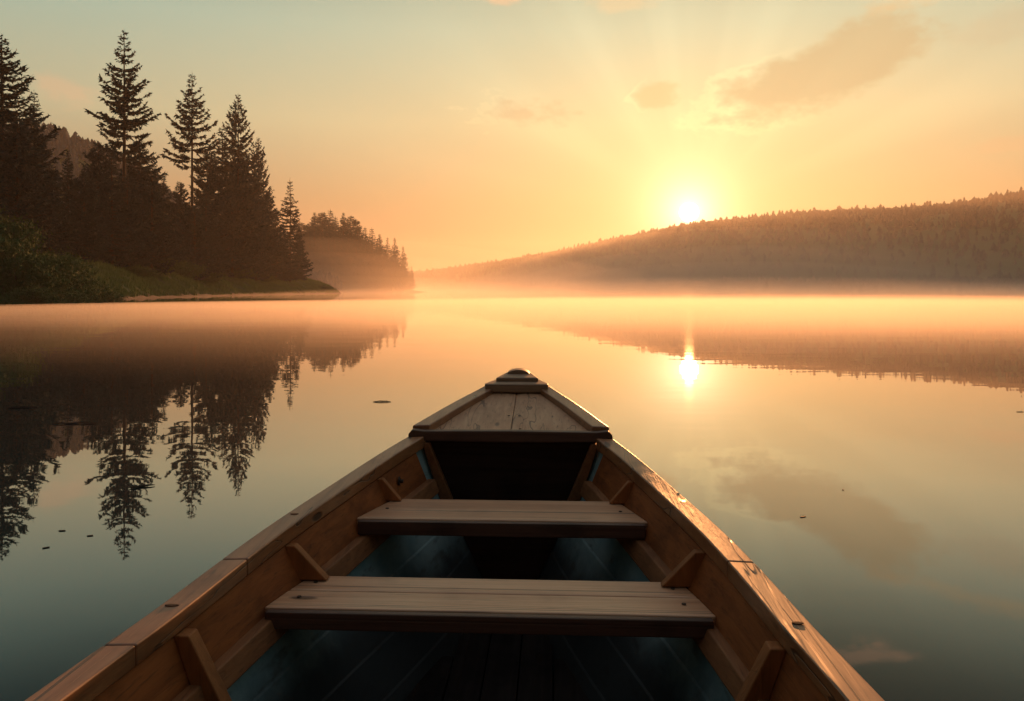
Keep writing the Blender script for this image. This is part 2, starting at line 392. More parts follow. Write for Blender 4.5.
# ------------------------------------------------------------------ conifers
def tris_mesh_arrays():
    return []
def needle_tris(P, Dr, L, Wd, r):
    """thin needle sprays: triangle from P along Dr with random roll"""
    n = len(P)
    rnd = r.normal(size=(n, 3)); side = np.cross(Dr, rnd); side /= np.linalg.norm(side, axis=1)[:, None] + 1e-9
    a = P - side * Wd[:, None] * .5; b = P + side * Wd[:, None] * .5; c = P + Dr * L[:, None]
    return np.stack([a, b, c], 1).reshape(-1, 3)
def spruce_arrays(seed, H, start, Rad, step=.62, nb=6, up=.35, droop=.25, gap=.12, twig=.42, fine=1.0, power=.85, fat=1.0):
    r = np.random.default_rng(seed); V = []; B = []
    h = start * H
    while h < H - .25:
        rel = (h - start * H) / (H - start * H)
        env = (1 - rel) ** power * (0.55 + .45 * min(1, rel / .12)) 
        env *= r.uniform(.72, 1.12)
        n_ = max(3, int(nb * (1 - .35 * rel)))
        a0 = r.uniform(0, 6.28)
        for k in range(n_):
            if r.random() < gap: continue
            L = max(.35, Rad * env * r.uniform(.72, 1.15))
            a = a0 + k * 6.283 / n_ + r.normal(0, .22)
            d = np.array([math.cos(a), math.sin(a), 0.]); z0 = h + r.normal(0, .12)
            uu = np.linspace(0, 1, 7)
            upk = up * (1 + .8 * rel) * r.uniform(.6, 1.3); dr = droop * (1 - .8 * rel) * r.uniform(.6, 1.3)
            curve = lambda u: d[None, :] * (L * u)[:, None] + np.array([0, 0, 1.])[None, :] * (L * (-dr * u + (upk + dr * .6) * u ** 2.2))[:, None] + np.array([0, 0, z0])
            B.append((curve(uu), .035 * L / 3 + .02))
            m = max(5, int(L / .12 * fine))
            u = r.uniform(.06, 1.0, m) ** .85
            p = curve(u); e = .02; t = curve(np.clip(u + e, 0, 1.02)) - curve(u - e); t /= np.linalg.norm(t, axis=1)[:, None] + 1e-9
            sgn = r.choice([-1, 1], m); sd_ = np.cross(t, [0, 0, 1.]); sd_ /= np.linalg.norm(sd_, axis=1)[:, None] + 1e-9
            tw = t * r.uniform(.5, .9, m)[:, None] + sd_ * (sgn * r.uniform(.25, .9, m))[:, None] + np.array([0, 0, 1.]) * r.uniform(-.55, .25, m)[:, None]
            tw /= np.linalg.norm(tw, axis=1)[:, None]
            l = (twig * L * .5 * (1 - u * .75) + .28) * r.uniform(.6, 1.2, m)
            sc_ = min(1.0, .38 + L / 3.2)
            V.append(needle_tris(p, tw, l, sc_ * r.uniform(.17, .32, m) * (1 + .3 * l) * fat, r))
            # sprays on the twigs themselves
            q = np.repeat(p, 3, 0) + np.repeat(tw * l[:, None], 3, 0) * r.uniform(.15, .9, 3 * m)[:, None]
            t2 = np.repeat(tw, 3, 0) + r.normal(0, .55, (3 * m, 3)); t2[:, 2] -= .25
            t2 /= np.linalg.norm(t2, axis=1)[:, None]
            V.append(needle_tris(q, t2, sc_ * r.uniform(.22, .55, 3 * m), sc_ * r.uniform(.11, .22, 3 * m) * fat, r))
        h += step * r.uniform(.75, 1.25) * (1 - .35 * rel)
    # leader
    z = np.linspace(H - 1.6, H, 26); z = z + .25; P = np.stack([z * 0, z * 0, z], 1)
    t = r.normal(0, .6, (26, 3)); t[:, 2] = np.abs(t[:, 2]) + .7; t /= np.linalg.norm(t, axis=1)[:, None]
    V.append(needle_tris(P, t, np.linspace(.42, .14, 26), np.linspace(.12, .05, 26), r))
    V = np.concatenate(V); F_ = np.arange(len(V)).reshape(-1, 3)
    return V, F_, B
def tube(path, rad, sides=6):
    path = np.asarray(path, float); n = len(path); v = []; f = []
    for i in range(n):
        t = path[min(i + 1, n - 1)] - path[max(i - 1, 0)]; t = t / (np.linalg.norm(t) + 1e-9)
        up_ = np.array([0, 0, 1.]) if abs(t[2]) < .9 else np.array([1., 0, 0])
        a = np.cross(t, up_); a /= np.linalg.norm(a); b = np.cross(t, a)
        for k in range(sides):
            an = 6.28318 * k / sides; v.append(path[i] + (a * math.cos(an) + b * math.sin(an)) * rad[i])
    for i in range(n - 1):
        for k in range(sides):
            f.append((i * sides + k, i * sides + (k + 1) % sides, (i + 1) * sides + (k + 1) % sides, (i + 1) * sides + k))
    return v, f
def trunk_arrays(seed, H, B, r0):
    r = np.random.default_rng(seed + 99); hs = np.linspace(-.6, H - .4, 14)
    path = np.stack([np.cumsum(r.normal(0, .02, 14)), np.cumsum(r.normal(0, .02, 14)), hs], 1)
    rad = [r0 * (1 - max(0, h) / H) ** .8 * (1.25 if i == 0 else 1) + .02 for i, h in enumerate(hs)]
    v, f = tube(path, rad, 8)
    for pts, rr in B:
        vv, ff = tube(pts[::2], [rr, rr * .75, rr * .5, rr * .2], 4)
        o = len(v); v += vv; f += [tuple(o + q for q in g) for g in ff]
    return v, f

PROTO = {}
def proto(key, H, r0, seed, **kw):
    V, F_, B = spruce_arrays(seed, H, **kw)
    tv, tf = trunk_arrays(seed, H, B, r0)
    PROTO[key] = (V, F_, tv, tf, H, [])
proto('open_tall', 34, .34, 3, start=.47, Rad=5.2, step=1.12, nb=9, up=.30, droop=.18, gap=.10, power=.80, fat=1.35, twig=.40)
proto('open_mid', 30, .27, 8, start=.54, Rad=5.0, step=1.15, nb=8, up=.32, droop=.18, gap=.12, power=.85, twig=.40, fat=1.35)
proto('shaggy', 30, .32, 15, start=.12, Rad=7.4, step=1.05, nb=9, up=.42, droop=.10, gap=.10, power=.74, fat=1.3, twig=.40)
proto('dense_a', 22, .24, 21, start=.04, Rad=5.2, step=.62, nb=8, up=.18, droop=.26, gap=.06, power=.8, fine=1.3)
proto('dense_b', 20, .22, 33, start=.03, Rad=6.0, step=.6, nb=8, up=.25, droop=.2, gap=.08, power=.62, fine=1.25)
proto('neat', 21, .20, 40, start=.05, Rad=5.2, step=.8, nb=8, up=.16, droop=.30, gap=.08, power=.9)

def conifer(kind, x, y, z, h, label, group=None, rz=None, wide=1.0, name='spruce_tree', needles=None):
    V, F_, tv, tf, H, cache = PROTO[kind]
    root = empty(name, (x, y, z), rz if rz is not None else random.uniform(0, 6.28))
    s = h / H; root.scale = (s * wide, s * wide, s)
    if not cache:
        t = mesh('trunk', tv, tf, M_BARK, root, smooth=True); c = mesh('crown', V, F_, M_NEEDLE, root)
        cache.append((t.data, c.data))
    else:
        for nm, d_ in zip(('trunk', 'crown'), cache[0]):
            c = bpy.data.objects.new(nm, d_); COL.objects.link(c); c.parent = root
    return tag(root, label, 'tree', group)
def bank_tree(kind, pxx, tip, d, label, group='conifers on the left bank', **kw):
    ref = float(np.interp(pxx, [-40, 0, 124, 192, 238, 290], [84, 84, 104, 118, 122, 160]))
    d = float(np.interp(pxx, [-40, 0, 34, 68, 124, 192, 238, 290, 305], [94, 97, 102, 109, 127, 156, 184, 236, 252])) + (d - ref) * .9
    x = px(pxx, d); z = float(bank_h(x, d)[0]) - .1
    return conifer(kind, x, d, z, pz(tip, d) - z, label, group, **kw)

G1 = 'conifers on the left bank'
bank_tree('shaggy', 2, 36, 84, 'huge ragged spruce cut by the left edge of the photo', wide=1.3, rz=.4)
bank_tree('open_tall', 124, 31, 104, 'tallest spruce, layered upswept boughs, left of the pair of open-crowned trees', wide=1.0, rz=1.1)
bank_tree('open_mid', 192, 73, 118, 'slim spruce with bare visible trunk and small open crown, second tallest', wide=.95, rz=2.2)
bank_tree('shaggy', 238, 95, 122, 'broad shaggy spruce just right of the slim bare-trunked spruce', wide=.80, rz=.9)
bank_tree('neat', 290, 179, 160, 'small neat pointed spruce at the right end of the bank stand', wide=1.0, rz=3.0)
bank_tree('shaggy', 258, 138, 136, 'half-hidden spruce with boughs sticking out right of the broad shaggy spruce', wide=.75, rz=2.0)
bank_tree('dense_a', 34, 92, 92, 'dark spruce close beside the huge ragged spruce at the left edge', wide=.9, rz=1.)
bank_tree('dense_a', 68, 150, 96, 'low pointed spruce in the dip left of the tallest spruce', wide=.85, rz=.3)
fill = [('dense_b', -30, 100, 88), ('dense_b', 18, 120, 80), ('dense_b', 50, 165, 88), ('dense_b', 98, 142, 108), ('dense_a', 112, 150, 98), ('dense_b', 140, 142, 112),
        ('dense_a', 152, 156, 100), ('dense_a', 164, 176, 110), ('dense_b', 180, 182, 128), ('dense_b', 208, 150, 130), ('dense_a', 222, 128, 134), ('dense_a', 206, 190, 114),
        ('dense_b', 240, 150, 128), ('dense_a', 256, 176, 134), ('dense_b', 266, 190, 146), ('dense_a', 276, 208, 150), ('dense_a', 299, 226, 172),
        ('dense_b', 84, 172, 92), ('dense_b', 128, 175, 100), ('dense_b', 195, 205, 112), ('dense_b', 232, 190, 124), ('dense_a', -8, 150, 76), ('dense_b', 152, 205, 108), ('dense_a', 284, 236, 158)]
for kd, x_, t_, d_ in fill:
    bank_tree(kd, x_, t_, d_, 'dark full-crowned conifer filling the dense stand below the taller spruces', wide=random.uniform(.9, 1.15))

# misty point: a crowd of hazy conifers, each one its own tree
random.seed(21)
TIP = ([300, 306, 316, 327, 338, 349, 357, 366, 374, 382, 389, 399, 405, 411], [226, 220, 213, 211, 214, 216, 220, 222, 230, 236, 233, 236, 250, 264])
k = 0; x_ = 302
while x_ < 413:
    t_ = float(np.interp(x_, *TIP)) + random.uniform(-3, 5); kk = x_ > 385
    d_ = 462 + random.uniform(-4, 6) if not kk else 456; x = px(x_, d_); z = max(float(point_h(x, d_)[0]), 0)
    spire = kk or random.random() < .35
    conifer('neat' if spire else random.choice(['dense_a', 'dense_b']), x, d_, z - .2, pz(t_, d_) - z,
            'pointed hazy conifer near the tip of the misty point' if kk else 'hazy conifer on the ridge of the misty wooded point',
            'conifers on the misty point', wide=1.1 if kk else random.uniform(1.2, 1.9))
    x_ += random.uniform(4.5, 8.5)
for row, (dd, drop) in enumerate([(451, 12), (446, 24), (441, 38)]):
    x_ = 300 + row * 2
    while x_ < 408 - row * 12:
        d_ = dd + random.uniform(-2, 3); x = px(x_, d_); z = float(point_h(x, d_)[0])
        if z > .15:
            yy = float(np.interp(x_, *TIP)) + drop + random.uniform(-6, 7)
            conifer(random.choice(['dense_a', 'dense_b', 'neat']), x, d_, z - .2, max(7, min(24, pz(yy, d_) - z)), 'hazy conifer on the slope of the misty wooded point', 'conifers on the misty point', wide=random.uniform(1.1, 1.7))
        x_ += random.uniform(5, 9)

# far woods that read as one mass
def wood_mass(name, pts, label, mat, seed=1, hscale=(9, 15), tall=0.0):
    r = np.random.default_rng(seed); V = []; 
    for (x, y, z) in pts:
        h = r.uniform(*hscale) * (1 + tall * (r.random() < .10)); w = h * r.uniform(.26, .44)
        layers = 4; 
        for l in range(layers):
            z0 = z + h * (.08 + .24 * l); z1 = z + h * min(1, (.08 + .24 * l + .42)); rr = w * (1 - .22 * l)
            k = 5; a0 = r.uniform(0, 6.28)
            for j in range(k):
                a = a0 + 6.283 * j / k; b = a + 6.283 / k * .95
                ja, jb = r.uniform(.7, 1.25, 2)
                V += [(x + rr * ja * math.cos(a), y + rr * ja * math.sin(a), z0 + r.uniform(-.06, .06) * h), (x + rr * jb * math.cos(b), y + rr * jb * math.sin(b), z0 + r.uniform(-.06, .06) * h), (x, y, z1)]
    V = np.array(V); return tag(mesh(name, V, np.arange(len(V)).reshape(-1, 3), mat), label=label, kind='stuff')
pts = []
r_ = np.random.default_rng(4)
for k in range(8000):
    a = r_.uniform(-14, 42); u = 1 - abs(r_.normal(0, .45))
    if k < 2600: u = r_.uniform(.93, 1.0)
    if u < -0.9: continue
    H, Dm = far_ridge(a); uu = u - 1
    prof_ = np.interp(uu, [-1, -.98, -.9, -.75, -.55, -.35, -.15, 0], [0, .03, .12, .34, .60, .82, .96, 1.0])
    r = Dm + uu * 300 + 10 * math.sin(a * .9 + uu * 3)
    pts.append((r * math.sin(R(a)), r * math.cos(R(a)), (H - 12) * prof_ - 1.5))
for k in range(1500):
    a = r_.uniform(-14, 42); uu = -.985 + r_.uniform(0, .06); H, Dm = far_ridge(a); r = Dm + uu * 300 + 10 * math.sin(a * .9 + uu * 3)
    pts.append((r * math.sin(R(a)), r * math.cos(R(a)), (H - 12) * (.03 + (uu + .98) * .9) - 1))
tag(wood_mass('far_forest', pts, 'dark forest covering the long hill across the lake', M_NEEDLE_FAR, 2, (7, 12.5), .5), cat='forest')
pts = []
for k in range(3200):
    x = r_.uniform(-560, -60); y = r_.uniform(390, 520); z = float(lefthill_h(np.array([x]), np.array([y]))[0])
    if z > 0: pts.append((x, y, z - .5))
tag(wood_mass('hill_forest', pts, 'bluish forest on the steep hill behind the left bank', M_NEEDLE_HILL, 5, (6, 10)), cat='forest')

# ------------------------------------------------------------------ bank plants
def shrub_arrays(seed, w, h, n, leaf=(.18, .42)):
    r = np.random.default_rng(seed)
    # several leaning stems, leaves clustered round their upper parts
    ns = 16; V = []; S = []
    for k in range(ns):
        a = r.uniform(0, 6.28); rr = r.uniform(0, 1) ** .6
        foot = np.array([math.cos(a), math.sin(a), 0]) * rr * .06
        tip = np.array([math.cos(a), math.sin(a), 0]) * rr * w * r.uniform(.85, 1.1) + np.array([0, 0, h * math.sqrt(max(.05, 1 - (rr * .95) ** 2)) * r.uniform(.8, 1.08)])
        mid = (foot + tip) / 2 + np.array([0, 0, h * .12])
        pth = [foot, mid, tip]; S.append(pth)
        m = n // ns; u = r.uniform(.1, 1, m)[:, None]
        p = (1 - u) ** 2 * foot + 2 * u * (1 - u) * mid + u * u * tip
        p = p + r.normal(0, 1, (m, 3)) * np.array([w * .13, w * .13, h * .09])
        p[:, 2] = np.clip(p[:, 2], .05, None)
        d = r.normal(0, .6, (m, 3)); d[:, 2] += .7; d /= np.linalg.norm(d, axis=1)[:, None]
        V.append(needle_tris(p, d, r.uniform(*leaf, m), r.uniform(.06, .13, m), r))
    V = np.concatenate(V); return V, np.arange(len(V)).reshape(-1, 3), S
SHR = {}
def shrub(key, x, y, s, label, rz=0):
    if key not in SHR:
        V, F_, S = shrub_arrays(key * 7 + 1, 3.0, 4.2 - key * .5, 9000)
        sv, sf = [], []
        for p_ in S:
            vv, ff = tube(np.array(p_), [.05, .035, .012], 5); o = len(sv); sv += vv; sf += [tuple(o + q for q in g) for g in ff]
        SHR[key] = [V, F_, sv, sf, None]
    V, F_, sv, sf, c = SHR[key]
    z = float(bank_h(x, y)[0]) - .15
    root = empty('shrub', (x, y, z), rz); root.scale = (s[0], s[0], s[1])
    if c is None:
        a = mesh('foliage', V, F_, M_LEAF, root); b = mesh('stem', sv, sf, M_BARK, root); SHR[key][4] = (a.data, b.data)
    else:
        for nm, d_ in zip(('foliage', 'stem'), c):
            q = bpy.data.objects.new(nm, d_); COL.objects.link(q); q.parent = root
    return tag(root, label, 'shrub', 'leafy shrubs along the left shore')
shr = [(-8, 66, 1.45, 1.35, 0), (18, 66, 1.3, 1.25, 1), (38, 69, 1.2, 1.08, 0), (56, 70, 1.15, .95, 1), (74, 72, 1.1, .72, 0), (90, 75, 1.0, .48, 1), (104, 78, .9, .32, 0), (5, 74, 1.3, 1.3, 1), (60, 79, 1.3, .9, 0), (28, 62.5, .9, .5, 1), (60, 66, .8, .4, 0)]
for i, (x_, d_, s1, s2, k) in enumerate(shr):
    shrub(k, px(x_, d_), d_, (s1, s2), 'rounded green shrub in the thick bushes at the left edge of the lake shore' , rz=i * 1.3)
for i, (x_, d_, s1, s2) in enumerate([(134, 122, 1.2, .5), (160, 134, 1.6, .7), (182, 146, 1.7, .8), (206, 158, 1.5, .6), (236, 184, 1.6, .55), (262, 205, 1.5, .5), (322, 262, 1.2, .28)]):
    shrub(i % 2, px(x_, d_), d_, (s1, s2), 'low green shrub on the grassy slope below the tall spruces' if x_ < 300 else 'lone low bush on the narrow spit at the end of the bank', rz=i * 2.1)

def grass():
    r = np.random.default_rng(77)
    # tussocks of blades, denser near the shore
    N = 150000
    ya = 58 + (r.random(N) ** 1.5) * 240; xs = []
    shore = np.interp(ya, [p[1] for p in BANK[2:14]], [p[0] for p in BANK[2:14]])
    off = np.abs(r.normal(0, 9, N)) + .1; x = shore - off
    clump = wobble(x, ya, .9, 4.); keep = (clump > -.75)
    x = x[keep]; y = ya[keep]; z = bank_h(x, y); k2 = z > .12; x, y, z = x[k2], y[k2], z[k2]; n = len(x)
    P = np.stack([x, y, z - .05], 1); d = r.normal(0, .33, (n, 3)); d[:, 2] = 1; d /= np.linalg.norm(d, axis=1)[:, None]
    L = r.uniform(.25, .75, n) * (1 + .5 * clump[keep][k2].clip(-.5, 1.5))
    V = needle_tris(P, d, L, r.uniform(.05, .11, n), r)
    tag(mesh('bank_grass', V, np.arange(len(V)).reshape(-1, 3), M_GRASS), label='tall green grass on the left bank', cat='grass', kind='stuff')
grass()

# ------------------------------------------------------------------ the rowing boat
YAW = -math.atan(40 / 800.)
a_ = -YAW
OFF = .13
# boat frame: +y along the keel to the bow, +x to starboard, z up, origin on the water below the camera's station
bx = -OFF * math.cos(a_); by = OFF * math.sin(a_)
boat = empty('rowing_boat', (bx, by, 0), YAW)
tag(boat, 'old brown wooden rowing boat with blue painted inside and plank seats, seen from on board', 'rowing boat')
HW = np.array([(-.95, .50), (-.5, .565), (0, .60), (.6, .602), (1.0, .585), (1.35, .558), (1.6, .531), (1.8, .497), (2.05, .437), (2.3, .368), (2.5, .300), (2.75, .209), (2.93, .132), (3.02, .094), (3.10, .055), (3.16, .024)])
def hermite(xs, ys, x):
    # smooth interpolation through the offsets
    n = len(xs); m_ = np.zeros(n)
    for i in range(n):
        if i == 0: m_[i] = (ys[1] - ys[0]) / (xs[1] - xs[0])
        elif i == n - 1: m_[i] = (ys[-1] - ys[-2]) / (xs[-1] - xs[-2])
        else: m_[i] = (ys[i + 1] - ys[i - 1]) / (xs[i + 1] - xs[i - 1])
    i = int(np.clip(np.searchsorted(xs, x) - 1, 0, n - 2)); h = xs[i + 1] - xs[i]; t = (x - xs[i]) / h
    return ((2 * t**3 - 3 * t**2 + 1) * ys[i] + (t**3 - 2 * t**2 + t) * h * m_[i] + (-2 * t**3 + 3 * t**2) * ys[i + 1] + (t**3 - t**2) * h * m_[i + 1])
def hw(s): return max(.012, float(hermite(HW[:, 0], HW[:, 1], min(s, 3.16))))
def zg(s):
    u = max(0., (s - 1.3) / 1.85); b = max(0., (0.2 - s) / 1.2)
    return CAM_H - .555 + .205 * u ** 1.5 + .05 * b ** 1.6
def zb(s):
    u = max(0., (s - 2.2) / .96); return -.05 + .30 * u ** 2.2
def fa(s): return .34 + .58 * min(1, max(0, (s - 1.3) / 1.2))
def wall(s, z):
    """half width of the inside of the planking at height z"""
    k = (zg(s) - z) / (zg(s) - zb(s)); k = min(1, max(0, k))
    return (hw(s) - .020) * (1 - fa(s) * (.75 * k + .25 * k * k))
S_ALL = np.concatenate([np.arange(-.95, 2.2, .07), np.arange(2.2, 3.16, .04), [3.16]])

def sweep(name, stations, ring, mat, parent=boat, bv=.003, label=None):
    v = []; f = []; n = None
    for s in stations:
        r = ring(s); n = len(r); v += [(t, s, z) for t, z in r]
    for i in range(len(stations) - 1):
        for k in range(n):
            f.append((i * n + k, i * n + (k + 1) % n, (i + 1) * n + (k + 1) % n, (i + 1) * n + k))
    f.append(tuple(range(n))[::-1]); f.append(tuple((len(stations) - 1) * n + k for k in range(n)))
    o = mesh(name, v, f, mat, parent); fix(o)
    if bv: bevel(o, bv)
    return o
import bmesh
def fix(o):
    bm = bmesh.new(); bm.from_mesh(o.data); bmesh.ops.recalc_face_normals(bm, faces=bm.faces); bm.to_mesh(o.data); bm.free()
def prism(name, poly, s0, s1, mat, parent=boat, bv=.003, yaw=0.0):
    """polygon in the cross-section plane (t, z), thick along the keel"""
    n = len(poly); v = [(t, s0, z) for t, z in poly] + [(t, s1, z) for t, z in poly]
    f = [tuple(range(n)), tuple(range(n, 2 * n))] + [(k, (k + 1) % n, n + (k + 1) % n, n + k) for k in range(n)]
    o = mesh(name, v, f, mat, parent); fix(o)
    if bv: bevel(o, bv)
    return o
def slab(name, poly, z0, z1, mat, parent=boat, bv=.003):
    """polygon seen from above (t, s) between two heights; heights may be functions of (t, s)"""
    g0 = z0 if callable(z0) else (lambda t, s: z0); g1 = z1 if callable(z1) else (lambda t, s: z1)
    n = len(poly); v = [(t, s, g0(t, s)) for t, s in poly] + [(t, s, g1(t, s)) for t, s in poly]
    f = [tuple(range(n)), tuple(range(n, 2 * n))] + [(k, (k + 1) % n, n + (k + 1) % n, n + k) for k in range(n)]
    o = mesh(name, v, f, mat, parent); fix(o)
    if bv: bevel(o, bv)
    return o

# hull: planking with real thickness, lapped strakes
def hull():
    ks = [0.0]
    for e in (.22, .44, .64, .82): ks += [e - .004, e + .004]
    ks += [1.0]
    v = []; n = 0
    for s in S_ALL:
        ring_in = []; z0 = zg(s) - .030; 
        for i, k in enumerate(ks):
            z = z0 + (zb(s) + .02 - z0) * k; lap = .003 * ((i % 2 == 0) and k > 0)
            ring_in.append((max(.006, wall(s, z) - lap), z))
        ring_in.append((0, zb(s) + .02))
        full_in = [(-t, z) for t, z in ring_in] + [(t, z) for t, z in ring_in[-2::-1]]
        ring_out = [(t + .016, z - (.02 if j == len(ring_in) - 1 else .004 * (j > 0))) for j, (t, z) in enumerate(ring_in[:-1])] + [(0, zb(s))]
        full_out = [(-t, z) for t, z in ring_out] + [(t, z) for t, z in ring_out[-2::-1]]
        n = len(full_in); v += [(t, s, z) for t, z in full_in] + [(t, s, z) for t, z in full_out]
    f = []; mi = []; w = 2 * n
    for i in range(len(S_ALL) - 1):
        for k in range(n - 1):
            f.append((i * w + k, i * w + k + 1, (i + 1) * w + k + 1, (i + 1) * w + k)); mi.append(0)
            f.append((i * w + n + k, (i + 1) * w + n + k, (i + 1) * w + n + k + 1, i * w + n + k + 1)); mi.append(1)
        for k in (0, n - 1):
            f.append((i * w + k, (i + 1) * w + k, (i + 1) * w + n + k, i * w + n + k)); mi.append(1)
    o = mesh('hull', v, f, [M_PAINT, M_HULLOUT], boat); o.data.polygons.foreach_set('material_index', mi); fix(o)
    return o
hull()
zt = zg(-.95); prism('transom', [(-hw(-.95) + .01, zt), (hw(-.95) - .01, zt), (.33, -.03), (-.33, -.03)], -.975, -.952, M_STRAKE)

CAPW, CAPT = .050, .034
for sg in (-1, 1):
    # gunwale: butt-jointed lengths with narrow open joints
    joints = [-.95, .62, 1.22, 1.585, 2.460] if sg < 0 else [-.95, .70, 1.615, 2.460]
    gun = None
    for j in range(len(joints) - 1):
        s0, s1 = joints[j] + .0005, joints[j + 1] - .0005
        st = np.linspace(s0, s1, max(3, int((s1 - s0) / .05)))
        dz = random.uniform(-.0006, .0006)
        ring = lambda s, dz=dz: [(sg * (hw(s) + .004), zg(s) + dz), (sg * (hw(s) - CAPW), zg(s) + .002 + dz), (sg * (hw(s) - CAPW), zg(s) - CAPT), (sg * (hw(s) + .004), zg(s) - CAPT)]
        o = sweep('gunwale_plank', st, ring, M_CAP, parent=boat, bv=.004)
    # rubbing strake outside
    sweep('rubbing_strake', np.arange(-.94, 3.10, .06), lambda s: [(sg * (hw(s) + .012), zg(s) - .036), (sg * (hw(s) - .008), zg(s) - .036), (sg * (hw(s) - .014), zg(s) - .062), (sg * (hw(s) + .006), zg(s) - .062)], M_CAP, bv=.003)
    # inner side plank between gunwale and riser
    sweep('side_plank', np.arange(-.93, 2.47, .05), lambda s: [(sg * (wall(s, zg(s) - .03) - .0145), zg(s) - .036), (sg * (wall(s, zg(s) - .03) - .003), zg(s) - .036), (sg * (wall(s, zg(s) - .125) - .003), zg(s) - .125), (sg * (wall(s, zg(s) - .125) - .014), zg(s) - .125)], M_STRAKE, bv=.002)
    # riser the seats rest on
    sweep('riser', np.arange(-.92, 2.47, .05), lambda s: [(sg * (wall(s, zg(s) - .12) - .034), zg(s) - .118), (sg * (wall(s, zg(s) - .12) - .010), zg(s) - .118), (sg * (wall(s, zg(s) - .165) - .006), zg(s) - .160), (sg * (wall(s, zg(s) - .165) - .030), zg(s) - .160)], M_RISER, bv=.004)

# seats
def seat(name, s0, s1, z, splits, th=.030, shift=0.0):
    e = empty(name, (0, 0, 0)); e.parent = boat
    edges = [s0] + splits + [s1]
    for i in range(len(edges) - 1):
        a, b = edges[i] + (.0015 if i else 0), edges[i + 1] - (.0015 if i < len(edges) - 2 else 0)
        wa, wb = wall(a, z - .015) - .010, wall(b, z - .015) - .010
        slab('seat_plank', [(-wa + shift, a), (wa + shift, a), (wb + shift, b), (-wb + shift, b)], z - th, z - random.uniform(0, .0015), M_SEAT, e, .004)
    # dark strip added over the front edge to stand in for its shade
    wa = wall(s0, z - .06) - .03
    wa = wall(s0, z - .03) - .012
    slab('seat_shade_strip', [(-wa, s0 - .020), (wa, s0 - .020), (wa, s0 - .0015), (-wa, s0 - .0015)], z - th - .008, z - .003, M_DARKW, e, .003)
    return e
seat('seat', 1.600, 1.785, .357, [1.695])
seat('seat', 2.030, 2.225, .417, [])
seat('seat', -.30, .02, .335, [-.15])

# knees
def knee(sg, s, ztop, zbot, dt_, db, th=.030):
    p = [(sg * (wall(s, ztop) - .012), ztop), (sg * (wall(s, ztop) - dt_), ztop), (sg * (wall(s, zbot) - db), zbot), (sg * (wall(s, zbot) - .003), zbot)]
    return prism('knee', p, s, s + th, M_KNEE, bv=.003)
for sg in (-1, 1):
    knee(sg, 1.335, zg(1.335) - CAPT - .001, .055, .040, .085, .034)
    knee(sg, 1.745, zg(1.745) - CAPT - .001, .3585, .034, .075, .026)
    knee(sg, 2.190, zg(2.19) - CAPT - .001, .4185, .028, .055, .024)
    knee(sg, .75, zg(.75) - CAPT - .001, .055, .040, .085, .034)
    knee(sg, .03, zg(.03) - CAPT - .001, .055, .040, .085, .034)
    s = 2.46
    prism('bow_frame', [(sg * (wall(s, .52) - .012), .528), (sg * (wall(s, .52) - .034), .528), (sg * (wall(s, .35) - .042), .35), (sg * (wall(s, .35) - .004), .35)], s, s + .03, M_RISER, bv=.003)

# near-black panel added in place of the shaded void under the deck
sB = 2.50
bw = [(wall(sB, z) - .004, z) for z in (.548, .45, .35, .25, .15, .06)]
prism('void_shade_panel', [(-t, z) for t, z in bw[::-1]] + bw, sB, sB + .015, M_VOID, bv=0)

# floorboards
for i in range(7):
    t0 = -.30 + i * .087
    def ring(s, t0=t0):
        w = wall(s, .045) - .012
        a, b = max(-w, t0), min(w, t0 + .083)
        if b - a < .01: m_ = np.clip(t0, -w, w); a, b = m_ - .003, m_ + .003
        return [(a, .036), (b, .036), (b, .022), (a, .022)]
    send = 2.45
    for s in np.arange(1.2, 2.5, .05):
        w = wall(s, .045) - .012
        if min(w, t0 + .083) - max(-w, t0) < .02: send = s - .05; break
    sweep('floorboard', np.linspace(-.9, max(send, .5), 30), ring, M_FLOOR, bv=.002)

# bow deck
dk = empty('bow_deck', (0, 0, 0)); dk.parent = boat
dw = lambda s: hw(s) - .047
deckz = lambda t, s: zg(s) + .008 - .10 * t * t
def deck_plank(t_sign, s0=2.496, s1=2.96):
    st = np.linspace(s0, s1, 14); v = []; f = []; cols = 5
    for s in st:
        for c in range(cols):
            a = .0012 + (dw(s) - .0012) * c / (cols - 1); t = t_sign * a; v.append((t, s, deckz(t, s) - (.004 if c == 0 else 0)))
    nb_ = len(v); v += [(x, y, z - .016) for x, y, z in v]
    for i in range(len(st) - 1):
        for c in range(cols - 1):
            q = (i * cols + c, i * cols + c + 1, (i + 1) * cols + c + 1, (i + 1) * cols + c); f.append(q); f.append(tuple(nb_ + k for k in q[::-1]))
    for c in range(cols - 1): f.append((c, c + 1, nb_ + c + 1, nb_ + c)); b = (len(st) - 1) * cols; f.append((b + c, b + c + 1, nb_ + b + c + 1, nb_ + b + c))
    for i in range(len(st) - 1):
        for c in (0, cols - 1): f.append((i * cols + c, (i + 1) * cols + c, nb_ + (i + 1) * cols + c, nb_ + i * cols + c))
    o = mesh('deck_plank', v, f, M_DECK, dk, smooth=False); fix(o); return o
deck_plank(-1); deck_plank(1)
for sg in (-1, 1):
    sweep('deck_edge_rail', np.linspace(2.497, 3.03, 16), lambda s: [(sg * (hw(s) + .008), zg(s) + .024), (sg * (hw(s) - .046), zg(s) + .026), (sg * (hw(s) - .046), zg(s) - .018), (sg * (hw(s) + .008), zg(s) - .018)], M_CAP, parent=dk, bv=.004)
w_ = hw(2.475) + .007; zz = zg(2.475)
